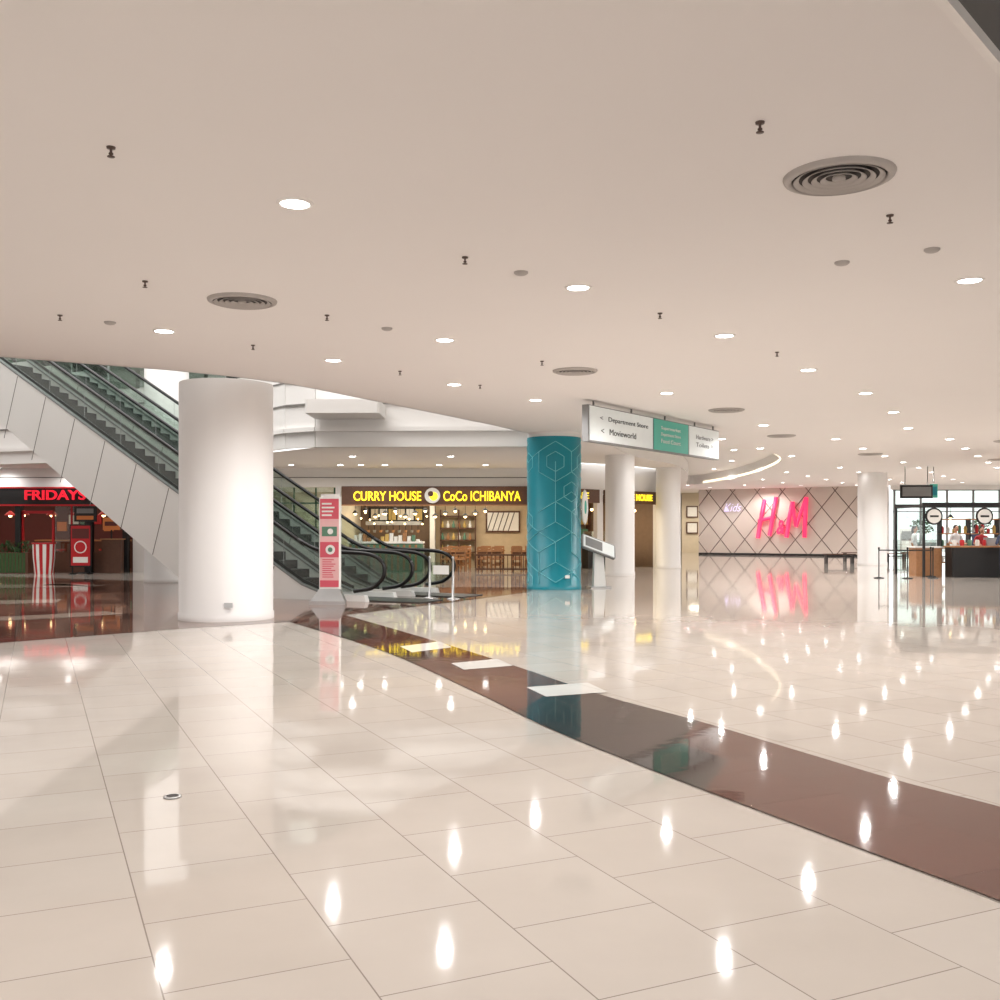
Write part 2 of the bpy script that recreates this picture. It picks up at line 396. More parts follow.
stroke([(0.0,-.05),(.18,1.1),(.42,2.3)]); stroke([(.72,0.1),(.9,1.2),(1.12,2.45)]); stroke([(.02,1.0),(.5,1.12),(1.05,1.25)],.1)
stroke([(1.75,.0),(1.9,1.1),(2.12,2.15)]); stroke([(2.12,2.15),(2.2,1.4),(2.32,.65)],.1); stroke([(2.32,.65),(2.6,1.5),(2.92,2.4)],.1); stroke([(2.92,2.4),(2.86,1.2),(2.82,0)])
hm=b.build('shop_sign_letters')
e=X0@Vector((1.42,0,.62)); text('&',(e.x,e.y,e.z),.5,.85,M['hmred'],rz,.1,.2,.02,parent=hm)
e=X@Vector((Lw*.20,-.1,2.95)); text('Kids',(e.x,e.y,e.z),1.1,.5,M['lav'],rz,.05,.4,-.008,name='kids_sign_letters')

# ---------------------------------------------------------------- pillars
def pillar(x,y,r,m,top=CEIL):
    b=MB(); b.lathe([(r+.015,0),(r+.015,.12),(r,.125),(r,top)],m,(x,y,0),64); return b
b=pillar(-4.8,17.55,.80,M['pillar'],CEIL); 
b.box(-4.62,-4.48,16.745,16.76,.25,.33,M['steel']); b.build('round_pillar')
for x,y,r,t in ((4.1,34.2,.5,CEIL),(6.9,41.0,.5,CEIL),(16.6,44.6,.62,CEIL),(-10.0,30.0,.64,12)):
    pillar(x,y,r,M['pillar'],t).build('round_pillar')
px,py,pr=1.43,26.5,.71
b=MB(); b.lathe([(pr+.012,0),(pr+.012,.1),(pr,.105),(pr,3.98)],M['teal'],(px,py,0),64); b.lathe([(pr-.01,3.97),(pr-.01,CEIL)],M['pillar'],(px,py,0),64)
R=.52
def cylpt(s_,z): 
    a=s_/pr; return (px+(pr+.004)*math.sin(a),py-(pr+.004)*math.cos(a),z)
def seg(p,q):
    n=5; pts=[]
    for i in range(n+1):
        s_=p[0]+(q[0]-p[0])*i/n; z=p[1]+(q[1]-p[1])*i/n
        if .12<z<3.95: pts.append(cylpt(s_,z))
    if len(pts)>1: b.tube(pts,.009,M['tealline'],4)
random.seed(3)
for i in range(-3,3):
    for j in range(0,6):
        cx=i*R*1.732+(j%2)*R*.866; cz=.2+j*R*1.5
        if random.random()<.2: continue
        v=[(cx+R*math.cos(math.radians(60*k+30)),cz+R*math.sin(math.radians(60*k+30))) for k in range(6)]
        for k in range(6):
            if random.random()<.65: seg(v[k],v[(k+1)%6])
        st_=random.choice((0,1))
        for k in (st_,st_+2,st_+4):
            if random.random()<.8: seg((cx,cz),v[k])
        if random.random()<.4:
            f=.5
            for k in range(6): seg((cx+(v[k][0]-cx)*f,cz+(v[k][1]-cz)*f),(cx+(v[(k+1)%6][0]-cx)*f,cz+(v[(k+1)%6][1]-cz)*f))
b.box(px+.25,px+.37,py-.70,py-.655,.3,.38,M['paper'])
b.build('teal_patterned_pillar')
b=MB(); X=Matrix.Translation((px+.80,py-.2,2.15))@Matrix.Rotation(math.radians(50),4,'Z')@Matrix.Rotation(math.radians(90),4,'X')@Matrix.Diagonal((1,3.6,1,1))
b.lathe([(.12,-.025),(.13,0),(.12,.025)],M['paper'],(0,0,0),32,X); b.lathe([(.05,-.027),(.05,.027)],M['signt'],(0,0,0),32,X)
b.box(px+.6,px+.8,py-.22,py-.18,2.12,2.18,M['steel']); b.build('oval_wall_sign')

# ---------------------------------------------------------------- escalators
BO=Vector((-4.1,22.1,0)); U=Vector((-.9,.436,0)).normalized(); Wv=Vector((U.y,-U.x,0))
EM=Matrix(((U.x,Wv.x,0,BO.x),(U.y,Wv.y,0,BO.y),(0,0,1,0),(0,0,0,1)))
TT=10.6; SL=.577; ZT=SL*TT
def sideprism(b,poly,w0,w1,m):
    n=len(poly)
    vs=[(t,w0,z) for t,z in poly]+[(t,w1,z) for t,z in poly]
    b.add(vs,[tuple(range(n)),tuple(range(2*n-1,n-1,-1))]+[(i,(i+1)%n,n+(i+1)%n,n+i) for i in range(n)],m,False,EM)
def escalator(w0):
    b=MB(); W=1.3
    side=[(-1.35,0),(-1.3,.14),(-.2,.14),(.35,.32),(TT,ZT+.12),(TT+1.8,ZT+.12),(TT+1.8,ZT-1.2),(TT+.4,ZT-1.2),(3.4,.06),(3.2,0)]
    for w in (w0,w0+W-.14): sideprism(b,side,w,w+.14,M['clad'])
    sideprism(b,[(3.25,0.02),(TT+.4,ZT-1.15),(TT+1.8,ZT-1.15),(TT+1.8,ZT-1.05),(TT+.3,ZT-1.05),(3.1,.1)],w0+.14,w0+W-.14,M['clad'])
    for t in [1.1+i*1.05 for i in range(10)]:
        zt=SL*t+.1
        for wv in (w0-.004,w0+W-.001):
            t2=t+ .577*.9
            zb2=SL*t2+.1-1.9
            if zb2<0: t2=t+.3; zb2=.02
            b.add([(t,wv,zt),(t+.022,wv,zt),(t2+.022,wv,zb2),(t2,wv,zb2),(t,wv+.005,zt),(t+.022,wv+.005,zt),(t2+.022,wv+.005,zb2),(t2,wv+.005,zb2)],[(0,1,2,3),(7,6,5,4),(0,4,5,1),(2,6,7,3),(1,5,6,2),(0,3,7,4)],M['joint'],False,EM)
    for a in (w0-.01,w0+W-.16):
        sideprism(b,[(-.2,.14),(.35,.32),(TT,ZT+.12),(TT,ZT+.16),(.35,.36),(-.2,.18)],a,a+.17,M['deck'])
    rise=.2; run=rise/SL; n=int(TT/run)
    prof=[(-2.6,0.0),(-2.6,.02),(.3,.04)]
    for i in range(n):
        t=.3+i*run; prof+= [(t,.04+(i+1)*rise),(t+run,.04+(i+1)*rise)]
    prof=[(a,min(z,ZT+.02)) for a,z in prof]+[(TT+1.8,ZT+.02),(TT+1.8,ZT-.3),(TT,ZT-.3),(1.2,0.0)]
    sideprism(b,prof,w0+.15,w0+W-.15,M['step'])
    for w in (w0+.07,w0+W-.07):
        path=[(-1.0,.22),(-1.45,.30),(-1.72,.50),(-1.78,.72),(-1.68,.90),(-1.4,1.02),(-.9,1.06),(-.1,1.10),(.5,1.34),(1.2,SL*1.2+1.05),(TT-.4,SL*(TT-.4)+1.05),(TT+.4,ZT+1.1),(TT+1.4,ZT+1.1),(TT+1.75,ZT+.95),(TT+1.8,ZT+.6),(TT+1.5,ZT+.3)]
        pp=smoothpts([Vector((a,0,z)) for a,z in path],4)
        b.tube([(p.x,w,p.z) for p in pp],.045,M['rubber'],8,X=EM)
        g=[(p.x,p.z) for p in pp]+[(TT,ZT+.14),(.35,.34),(-.2,.16)]
        b.add([(a,w,z) for a,z in g],[tuple(range(len(g)))],M['glassd'],False,EM)
        sideprism(b,[(-.2,.2),(.35,.38),(TT,ZT+.2),(TT,ZT+.28),(.35,.46),(-.2,.26)],w-.02,w+.02,M['step'])
        for i in range(8):
            t=.9+i*1.25; b.tube([(t,w,SL*t+.2),(t,w,SL*t+1.02)],.008,M['deck'],4,X=EM)
    return b
escalator(0.).build('escalator'); escalator(1.95).build('escalator')

# promo totem by escalator
b=MB(); X=Matrix.Translation((-3.55,20.9,0))@Matrix.Rotation(math.radians(-6),4,'Z')
b.prism([(-.38,-.25),(.38,-.25),(.30,.2),(-.30,.2)],0,.08,M['steel'],X)
b.add([(-.36,-.2,.08),(.36,-.2,.08),(.3,.15,.08),(-.3,.15,.08),(-.22,-.06,.32),(.22,-.06,.32),(.22,.06,.32),(-.22,.06,.32)],[(0,1,5,4),(1,2,6,5),(2,3,7,6),(3,0,4,7),(4,5,6,7)],M['steel'],False,X)
b.box(-.23,.23,-.05,.05,.3,2.24,M['paper'],X,bev=.03)
b.prism([(.20*math.cos(math.radians(a)),.05*math.sin(math.radians(a))) for a in range(0,360,30)],2.24,2.30,M['paper'],X)
b.box(-.20,.20,-.056,-.05,.36,2.2,M['pinkl'],X)
b.box(-.20,.20,-.06,-.055,1.78,2.2,M['pink'],X); b.box(-.16,.16,-.06,-.055,1.42,1.62,M['greenp'],X)
b.box(-.20,.20,-.06,-.055,.98,1.3,M['pink'],X); b.box(-.20,.20,-.06,-.055,.36,.5,M['pink'],X)
random.seed(9)
for i in range(9):
    z=.56+i*.045
    if z<.95: b.box(-.15,.04+.1*random.random(),-.06,-.055,z,z+.02,M['pink'],X)
for i in range(4): b.box(-.16,.05+.03*(i%3),-.066,-.059,1.84+i*.08,1.875+i*.08,M['paper'],X)
for z,rr,mm in ((1.14,.10,M['paper']),(1.52,.06,M['paper']),(1.14,.05,M['greenp'])):
    b.lathe([(rr,0),(rr,.012 if mm is M['greenp'] else .008)],mm,(0,0,0),24,X@Matrix.Translation((.02,-.06,z))@Matrix.Rotation(math.radians(90),4,'X'))
b.build('promo_totem_sign')
b=MB()
X=EM@Matrix.Translation((-2.3,1.62,0))
for t in (-.3,.3):
    b.lathe([(.14,0),(.14,.02),(.03,.04),(.022,.9),(.035,.94),(.01,.96)],M['steel'],(t,0,0),16,X)
b.box(-.28,.28,-.01,.01,.25,.82,M['glass'],X); b.box(-.2,.2,-.016,-.01,.55,.75,M['paper'],X)
b.build('escalator_safety_barrier')

# directory kiosk
b=MB(); X=Matrix.Translation((2.66,26.9,0))@Matrix.Rotation(math.radians(12),4,'Z')
b.prism([(-.28,-.22),(.28,-.22),(.28,.22),(-.28,.22)],0,.04,M['steel'],X)
b.add([(-.17,-.1,.04),(.17,-.1,.04),(.17,.08,.04),(-.17,.08,.04),(-.12,.0,1.0),(.12,.0,1.0),(.12,.12,1.0),(-.12,.12,1.0)],[(0,1,5,4),(1,2,6,5),(2,3,7,6),(3,0,4,7),(4,5,6,7)],M['clad'],False,X)
XP=X@Matrix.Translation((0,.05,1.1))@Matrix.Rotation(math.radians(20),4,'Y')@Matrix.Rotation(math.radians(42),4,'X')
b.box(-.5,.5,-.28,.28,-.03,.03,M['grey'],XP,bev=.04); b.box(-.46,.46,-.24,.24,.03,.04,M['signw'],XP); b.box(-.4,.1,-.18,.18,.04,.043,M['grey'],XP)
b.build('directory_kiosk')

# ---------------------------------------------------------------- hanging sign
S0=Vector((1.66,19.5,0)); S1=Vector((5.36,24.8,0)); dd=(S1-S0); LL=dd.length; rz=math.atan2(dd.y,dd.x); X=Matrix.Translation(S0)@Matrix.Rotation(rz,4,'Z')
b=MB()
b.box(0,LL,-.07,.07,3.28,4.0,M['grey'],X)
for u0,u1,m in ((.006,.43,M['signw']),(.44,.715,M['signt']),(.725,.994,M['signw'])):
    b.box(u0*LL,u1*LL,-.085,.085,3.31,3.98,m,X)
for u in (.05,.3,.55,.8,.97): b.tube([X@Vector((u*LL,0,3.98)),X@Vector((u*LL,0,CEIL))],.02,M['grey'])
sign=b.build('hanging_direction_sign')
def st(t_,u,z,w,h,m):
    p=X@Vector((u*LL,-.09,z)); text(t_,(p.x,p.y,p.z),w,h,m,rz,.004,parent=sign,name='sign_text')
st('<   Department Store',.23,3.76,2.1,.12,M['black']); st('<   Movieworld',.19,3.52,1.5,.12,M['black'])
for i,z in enumerate((3.8,3.66,3.52)): st(('Supermarket','Department Store','Food Court')[i],.57,z,1.0,.09,M['paper'])
for i,z in enumerate((3.75,3.57)): st(('Hardware >','Toilets >')[i],.86,z,1.0,.10,M['grey'])

# ---------------------------------------------------------------- ceiling fittings
r=.115
b=MB(); b.lathe([(r+.03,0),(r+.025,-.012),(r,-.014),(r-.005,-.006)],M['trim'],(0,0,0),28,capb=False,capt=False)
b.lathe([(r-.004,-.008),(.001,-.009)],M['lamp'],(0,0,0),28,capb=False,capt=False)
proto=b.build('recessed_downlight',origin=(0,0,0))
first=True
def downlight(x,y,z=CEIL,e=0.):
    global first
    if first: o=proto; o.location=(x,y,z); first=False
    else: o=dup(proto,(x,y,z))
    if e>0: spot((x,y,z-.06),e,parent=o)
E=205
main=[(.1,4.6),(-1.6,7.8),(.82,10.5),(4.79,10.2),(-4.3,12.8),(-2.5,15.0),(-.74,13.4),(2.94,13.1),(4.9,15.9),(-.8,17.5),(3.1,18.6),(6.8,18.6),(.7,19.6),(8.5,21.6),(6.4,24.3),(10.2,25.0),
 (-4.5,3.5),(4.5,1.0),(0,-2),(-5,-3),(6,-4),(9,7.5),(-8.5,8),(-11,3),(-14,9),(9.5,13),(13,17),(13,9),(14,23),(18,20),(18,13)]
for x,y in main: downlight(x,y,CEIL,E)
yy=28.
row=0
while yy<66:
    xx=3.0+(row%2)*1.6+ (yy-28)*.10
    k=0
    while xx<32:
        lo=3.2+(yy-29.5)*.24; hi=11.8 if yy>38 else 3.5+(yy-29)*.95
        skip = (29<yy<56.5 and lo-.4<xx<hi+.4) or (yy>56 and (yy-57.6)>-(xx-22.2)*.6-1) or (yy>56 and xx>22) or xx<(yy-42)*.214+7.3
        if not skip: downlight(xx,yy,CEIL,E*1.25 if (row%2==0 and k%1==0) else 0)
        xx+=3.2; k+=1
    yy+=3.2; row+=1
for x,y in ((6.2,32.5),(8.9,38),(10.2,44),(10.7,50)): downlight(x,y,CEIL+.5,220)  # extra downlights added in the recess to brighten it
for x in (-7.2,-5.5,-4.8,-3.97,-2.1,-.5): downlight(x,34.5,3.8,55)
for x in (-4.5,-1.5): downlight(x,30.5,3.8,90)
for x in (-18,-15.5,-13,-20.5): downlight(x,35.9,3.8,55)

def ventm(x,y,r):
    b=MB()
    b.lathe([(r,0),(r*.98,-.02),(r*.86,-.035),(r*.84,-.01)],M['vent'],(x,y,CEIL),40,capb=False,capt=False)
    b.lathe([(r*.86,-.004),(.001,-.004)],M['ventd'],(x,y,CEIL),40,capb=False,capt=False)
    for k in (.72,.56,.40,.24): b.lathe([(r*k,-.008),(r*(k+.09),-.03),(r*(k+.085),-.034),(r*(k-.01),-.012)],M['vent'],(x,y,CEIL),40,capb=False,capt=False)
    b.lathe([(.001,-.035),(r*.12,-.03),(r*.12,-.008)],M['vent'],(x,y,CEIL),24)
    b.build('round_air_diffuser')
for x,y,r in ((2.44,7.2,.39),(-2.86,11.1,.38),(1.2,16,.36),(4.8,21.2,.38),(7.6,27,.38),(12.4,33.5,.4),(14.5,28.5,.4),(18,36,.4)): ventm(x,y,r)
def px2c(x,y): Y=2550/(530-y); return (x-500)*Y/1000,Y
b=MB(); q=.5; b.lathe([(.06*q,0),(.055*q,-.012),(.018*q,-.014),(.016*q,-.034),(.03*q,-.042),(.03*q,-.05),(.012*q,-.054),(.012*q,-.06),(.05*q,-.063),(.05*q,-.067),(.001,-.068)],M['brass'],(0,0,0),16)
sp0=b.build('fire_sprinkler',origin=(0,0,0)); f1=True
for p in ((111,147),(760,122),(890,215),(465,257),(145,281),(60,315),(660,313),(327,315),(400,371),(542,361),(777,352),(253,345),(480,385)):
    x,y=px2c(*p)
    if f1: sp0.location=(x,y,CEIL); f1=False
    else: dup(sp0,(x,y,CEIL))
b=MB(); b.lathe([(.07,0),(.07,-.012),(.055,-.026),(.03,-.034),(.001,-.035)],M['vent'],(0,0,0),24); sm0=b.build('smoke_detector',origin=(0,0,0)); f1=True
for p in ((521,272),(842,262),(932,249),(387,328),(110,322)):
    x,y=px2c(*p)
    if f1: sm0.location=(x,y,CEIL); f1=False
    else: dup(sm0,(x,y,CEIL))

# ---------------------------------------------------------------- shops
YS=36.5
b=MB()
b.box(-26,1.9,YS,YS+.2,3.12,3.8,M['white'])
for x0,x1 in ((-13.4,-8.4),(-6.0,-5.8),(1.55,1.95)): b.box(x0,x1,YS,YS+.2,0,3.12,M['white'])
b.box(-26,1.9,YS-.02,YS,3.45,3.48,M['joint'])
b.build('wall_shopfront')
b=MB()
b.box(-25.9,-13.4,43,43.1,0,3.2,M['dred']); b.box(-13.4,-5.9,41.5,41.6,0,3.2,M['beige'])
b.box(-5.9,-2.8,42,42.1,0,3.2,M['brownwall']); b.box(-2.8,1.9,42,42.1,0,3.2,M['warm']); b.box(-2.9,-2.7,41.3,42,0,3.2,M['paper'])
b.box(-13.5,-13.4,YS+.2,43,0,3.2,M['dred']); b.box(-5.95,-5.85,YS+.2,42,0,3.2,M['beige']); b.box(1.8,1.9,YS+.2,42,0,3.2,M['warm'])
b.box(-25.9,1.9,YS+.2,43.1,3.12,3.2,M['white']); b.build('wall_shop_interior')
area((-2,38.8,3.05),250,6,3,(1,.9,.72)); area((-7.2,38.8,3.05),100,2,3,(1,.95,.84)); area((-19,39.5,3.05),130,8,3,(1,.72,.55))

b=MB(); b.box(-5.75,1.35,YS-.22,YS-.02,2.45,3.14,M['woodd'],bev=.03); b.box(-5.75,1.35,YS-.24,YS-.2,2.43,2.47,M['wood'])
X=Matrix.Translation((-2.45,YS-.25,2.8))@Matrix.Rotation(math.radians(90),4,'X'); b.lathe([(.28,-.03),(.28,.03)],M['paper'],(0,0,0),32,X); b.lathe([(.15,.0),(.15,.04)],M['yellow'],(.05,-.03,0),24,X); b.lathe([(.10,.0),(.10,.045)],M['woodd'],(-.06,.06,0),24,X)
s1=b.build('restaurant_signboard')
text('CURRY HOUSE',(-4.08,YS-.26,2.78),2.45,.34,M['yellow'],0,.05,bold=.012,parent=s1); text('CoCo ICHIBANYA',(-.65,YS-.26,2.78),2.8,.36,M['yellow'],0,.05,bold=.012,parent=s1)
b=MB(); b.box(-5.6,-2.9,YS+.6,YS+1.3,0,1.05,M['greenp']); b.box(-5.65,-2.85,YS+.55,YS+1.35,1.05,1.12,M['paper'])
random.seed(21)
for i in range(16):
    z=1.2+.25*random.random(); b.box(-5.6+i*.165,-5.48+i*.165,YS+.75,YS+.95,1.12,z,random.choice((M['paper'],M['ochre'],M['greenp'],M['paper'],M['wood'])))
for i in range(12): b.box(-5.58+i*.22,-5.5+i*.22,YS+.57,YS+.6,.05,1.0,M['wood'])
b.build('display_counter')
b=MB()
for z in (.6,1.1,1.6,2.1): b.box(-2.5,-1.0,41.6,41.95,z,z+.05,M['woodd'])
for x in (-2.5,-1.75,-1.05): b.box(x,x+.05,41.6,41.95,0,2.4,M['woodd'])
for i in range(18):
    z=(.65,1.15,1.65)[i//6]; x=-2.4+(i%6)*.23; b.lathe([(.06,0),(.07,.12),(.03,.2),(.03,.28)],(M['ochre'],M['paper'],M['greenp'],M['wood'])[i%4],(x,41.75,z),10)
b.build('wine_shelf')
b=MB(); b.box(-.6,.85,41.9,41.98,1.45,2.35,M['woodd']); b.box(-.53,.78,41.88,41.9,1.52,2.28,M['paper'])
for i in range(5): b.tube([(-.53+i*.22,41.87,1.52),(-.53+i*.22+.25,41.87,2.28)],.02,M['joint'],4)
b.build('framed_wall_art')
b=MB(); b.box(-5.5,-3.2,41.9,41.99,1.9,2.5,M['black'])
for i in range(6): b.box(-5.4+i*.37,-5.1+i*.37,41.87,41.9,1.97,2.43,(M['beige'],M['paper'],M['ochre'])[i%3])
b.build('menu_board')
b=MB(); b.box(-5.5,-3.1,40.3,41.0,0,.95,M['steel']); b.box(-5.4,-3.2,40.2,41.0,1.75,1.9,M['steel'])
for i in range(7): b.lathe([(.09,0),(.11,.16),(.12,.17)],M['steel'],(-5.2+i*.32,40.6,.95),14)
for i in range(9): b.tube([(-5.3+i*.25,40.25,1.75),(-5.3+i*.25,40.25,1.55)],.012,M['black'],4); b.lathe([(.05,0),(.07,.1)],(M['wood'],M['steel'])[i%2],(-5.3+i*.25,40.25,1.45),10)
b.build('kitchen_counter')
b=MB()
for i in range(14):
    x=-5.5+i*.38
    z=2.2+.12*math.sin(i*2.1); b.tube([(x,38,3.12),(x,38,z)],.008,M['black'],4); b.lathe([(.02,.1),(.10,.02),(.11,-.02)],M['black'],(x,38,z),12,capt=False); b.sphere((x,38,z-.03),.06,M['bulb'],10,6)
for i in range(16):
    x=-5.4+i*.17; z=2.0+.22*math.sin(i*1.7); b.tube([(x,38.9,3.12),(x,38.9,z)],.005,M['black'],4); b.sphere((x,38.9,z),.035,M['bulb'],8,6)
b.build('pendant_lamp_cluster')
b=MB()
b.box(-.9,1.5,YS+.25,YS+.31,.08,.14,M['woodd']); b.box(-.9,1.5,YS+.25,YS+.31,.60,.66,M['woodd'])
for i in range(17): b.box(-.9+i*.146,-.87+i*.146,YS+.26,YS+.30,0 if i%4==0 else .1,.62,M['woodd'])
b.build('slatted_partition')
def chair():
    b=MB()
    b.box(-.21,.21,-.21,.21,.43,.47,M['wood'],bev=.03)
    for x,y in ((-.18,-.18),(.18,-.18)): b.box(x-.02,x+.02,y-.02,y+.02,0,.43,M['wood'])
    for x in (-.18,.18): b.box(x-.02,x+.02,.16,.2,0,.9,M['wood'])
    for z in (.6,.72,.84): b.box(-.18,.18,.17,.19,z,z+.06,M['wood'])
    b.box(-.18,.18,-.19,-.17,.2,.23,M['wood']); b.box(-.18,.18,.17,.19,.2,.23,M['wood'])
    return b.build('dining_chair',origin=(0,0,0))
def table():
    b=MB(); b.box(-.5,.5,-.36,.36,.71,.75,M['wood'],bev=.04)
    for x in (-.42,.42):
        for y in (-.28,.28): b.box(x-.025,x+.025,y-.025,y+.025,0,.71,M['woodd'])
    b.box(-.42,.42,-.29,-.27,.64,.7,M['woodd']); b.box(-.42,.42,.27,.29,.64,.7,M['woodd'])
    return b.build('dining_table',origin=(0,0,0))
ch=chair(); tb=table(); tb.location=(-1.75,38.0,0); used=False
for i,(tx,ty) in enumerate(((-1.75,38.),(-.4,38.3),(.9,38.),(-1.65,40.1),(-.3,40.2),(.95,40.1))):
    if i: dup(tb,(tx,ty,0))
    for dx in (-.27,.27):
        for sgn,rz_ in ((-1,math.pi),(1,0)):
            if not used: ch.location=(tx+dx,ty-.6,0); ch.rotation_euler=(0,0,math.pi); used=True; continue
            dup(ch,(tx+dx,ty+.6*sgn,0),rz_)
b=MB()
b.box(-8.38,-6.02,YS+.02,YS+.04,0,3.1,M['glass'])
for x in (-8.38,-7.55,-6.75,-6.07): b.box(x,x+.05,YS+.02,YS+.08,0,3.1,M['greenp'])
b.box(-8.38,-6.02,YS+.02,YS+.08,2.5,2.56,M['greenp']); b.box(-8.38,-6.02,YS+.02,YS+.08,0,.1,M['greenp']); b.build('door_1')
b=MB(); b.box(-7.5,-6.3,41.3,41.48,.9,2.4,M['paper']); b.box(-7.4,-6.4,41.27,41.3,1.6,2.3,M['pinkl']); b.box(-7.4,-6.4,41.27,41.3,1.0,1.5,M['greenp']); b.build('wall_poster')

# bar & grill restaurant, left
b=MB()
b.box(-25.9,-13.45,YS-.25,YS-.02,2.45,3.11,M['black']); b.box(-25.9,-13.45,YS-.28,YS-.24,2.42,2.48,M['red']); b.box(-25.9,-13.45,YS-.28,YS-.24,3.06,3.11,M['red'])
for x in (-18.6,-17.5,-14.9,-13.6): b.box(x-.1,x+.1,YS-.22,YS-.02,0,2.45,M['black'])
for x in (-17.4,-16.3): b.box(x,x+.06,YS-.12,YS-.04,0,2.2,M['red'])
b.box(-17.4,-16.25,YS-.12,YS-.04,2.15,2.25,M['red'])
b.box(-16.2,-13.5,YS-.12,YS-.02,0,.75,M['woodd']); b.box(-22,-18.6,YS-.12,YS-.02,0,.75,M['woodd'])
b.box(-16.2,-15,YS-.07,YS-.05,.75,2.45,M['glass']); b.box(-22,-18.6,YS-.07,YS-.05,.75,2.45,M['glass'])
for x in (-15.6,-19.6,-20.8): b.box(x-.03,x+.03,YS-.1,YS-.04,.75,2.45,M['red'])
g1=b.build('restaurant_facade')
text("FRIDAYS",(-16.1,YS-.29,2.82),2.2,.36,M['redl'],0,.05,bold=.02,parent=g1)
b=MB()
for i,x in enumerate((-18.1,-17.3,-16.6,-15.9,-15.3,-19.2,-20)):
    y=38+.6*(i%3); b.tube([(x,y,3.12),(x,y,2.2)],.01,M['black'],4); b.lathe([(.03,.15),(.2,0),(.2,-.03)],M['red'],(x,y,2.15),16,capt=False); b.sphere((x,y,2.12),.07,M['bulb'],10,6)
b.build('pendant_lamp_cluster')
b=MB(); b.box(-18.5,-14.5,40,40.6,0,1.1,M['woodd']); b.box(-18.6,-14.4,39.95,40.7,1.1,1.16,M['wood'])
for i in range(5):
    x=-18.2+i*.85; b.lathe([(.2,0),(.2,.02),(.03,.04),(.03,.72),(.18,.74),(.18,.8)],M['red'],(x,39.5,0),16)
b.build('bar_counter')
b=MB()
for i in range(10):
    b.box(-19+i*.5,-18.6+i*.5,42.9,42.98,1.5+.3*(i%2),1.9+.3*(i%2),(M['orange'],M['paper'],M['greenp'],M['red'])[i%4])
b.build('wall_memorabilia')
def planter(x,y,w):
    b=MB(); b.box(x,x+w,y,y+.4,.0,.75,M['woodd'])
    for i in range(int(w/.12)): b.box(x+i*.12+.01,x+i*.12+.1,y-.012,y,.03,.73,M['green'])
    random.seed(int(x*10))
    for i in range(int(w*110)):
        cx=x+random.random()*w; cy=y+.05+random.random()*.3; h=.75+random.random()*.4; a=random.random()*6.28; l=.16
        b.add([(cx,cy,h-.1),(cx+l*.4*math.cos(a)-.03*math.sin(a),cy+l*.4*math.sin(a)+.03*math.cos(a),h),(cx+l*math.cos(a),cy+l*math.sin(a),h+.06),(cx+l*.4*math.cos(a)+.03*math.sin(a),cy+l*.4*math.sin(a)-.03*math.cos(a),h)],[(0,1,2,3)],M['green'])
    b.build('planter_box')
planter(-19.4,35.6,2.6)
b=MB(); n=20
for i in range(n):
    a0=2*math.pi*i/n; a1=2*math.pi*(i+1)/n
    vs=[]
    for r,z in ((.30,0),(.36,.55),(.38,1.05)):
        vs+=[(-16.1+r*math.cos(a0),35.3+r*math.sin(a0),z),(-16.1+r*math.cos(a1),35.3+r*math.sin(a1),z)]
    b.add(vs,[(0,1,3,2),(2,3,5,4)],M['red'] if i%2 else M['paper'])
b.lathe([(.38,1.05),(.41,1.07),(.41,1.1),(.001,1.1)],M['red'],(-16.1,35.3,0),20); b.lathe([(.3,0),(.3,.01)],M['red'],(-16.1,35.3,0),20)
b.build('striped_drum_table')
b=MB(); X=Matrix.Translation((-14.75,35.2,0))
b.box(-.38,.38,-.03,.03,.25,1.75,M['black'],X); b.box(-.34,.34,-.04,-.03,.3,1.7,M['red'],X); b.box(-.3,.3,-.05,-.03,1.25,1.6,M['dred'],X)
b.lathe([(.22,0),(.22,.012)],M['paper'],(0,0,0),24,X@Matrix.Translation((0,-.04,.95))@Matrix.Rotation(math.radians(90),4,'X'))
b.lathe([(.18,.012),(.18,.02)],M['red'],(0,0,0),24,X@Matrix.Translation((0,-.04,.95))@Matrix.Rotation(math.radians(90),4,'X'))
b.box(-.26,.26,-.05,-.04,.4,.6,M['paper'],X)
for s in (-.3,.3): b.box(s-.03,s+.03,-.25,.25,0,.04,M['black'],X); b.box(s-.02,s+.02,-.02,.02,0,.3,M['black'],X)
b.build('poster_stand')
b=MB(); X=Matrix.Translation((-14.9,35.95,0)); b.box(-.4,.4,-.03,.03,1.85,2.4,M['black'],X); b.box(-.3,.3,-.045,-.03,2.15,2.32,M['grey'],X); b.box(-.3,.3,-.045,-.03,1.92,2.06,M['orange'],X); b.box(-.03,.03,-.02,.02,0,1.85,M['black'],X); b.box(-.25,.25,-.2,.15,0,.03,M['black'],X); b.build('chalkboard_sign')
b=MB(); X=Matrix.Translation((-13.95,35.9,0)); b.box(-.3,.3,-.04,.04,1.55,2.0,M['orange'],X,bev=.02); b.box(-.22,.22,-.05,-.04,1.7,1.85,M['dred'],X); b.box(-.35,.35,-.02,.25,.0,1.2,M['woodd'],X); b.box(-.02,.02,-.02,.02,1.2,1.6,M['black'],X); b.box(-.4,.4,-.05,.3,1.2,1.24,M['wood'],X); b.build('host_stand')

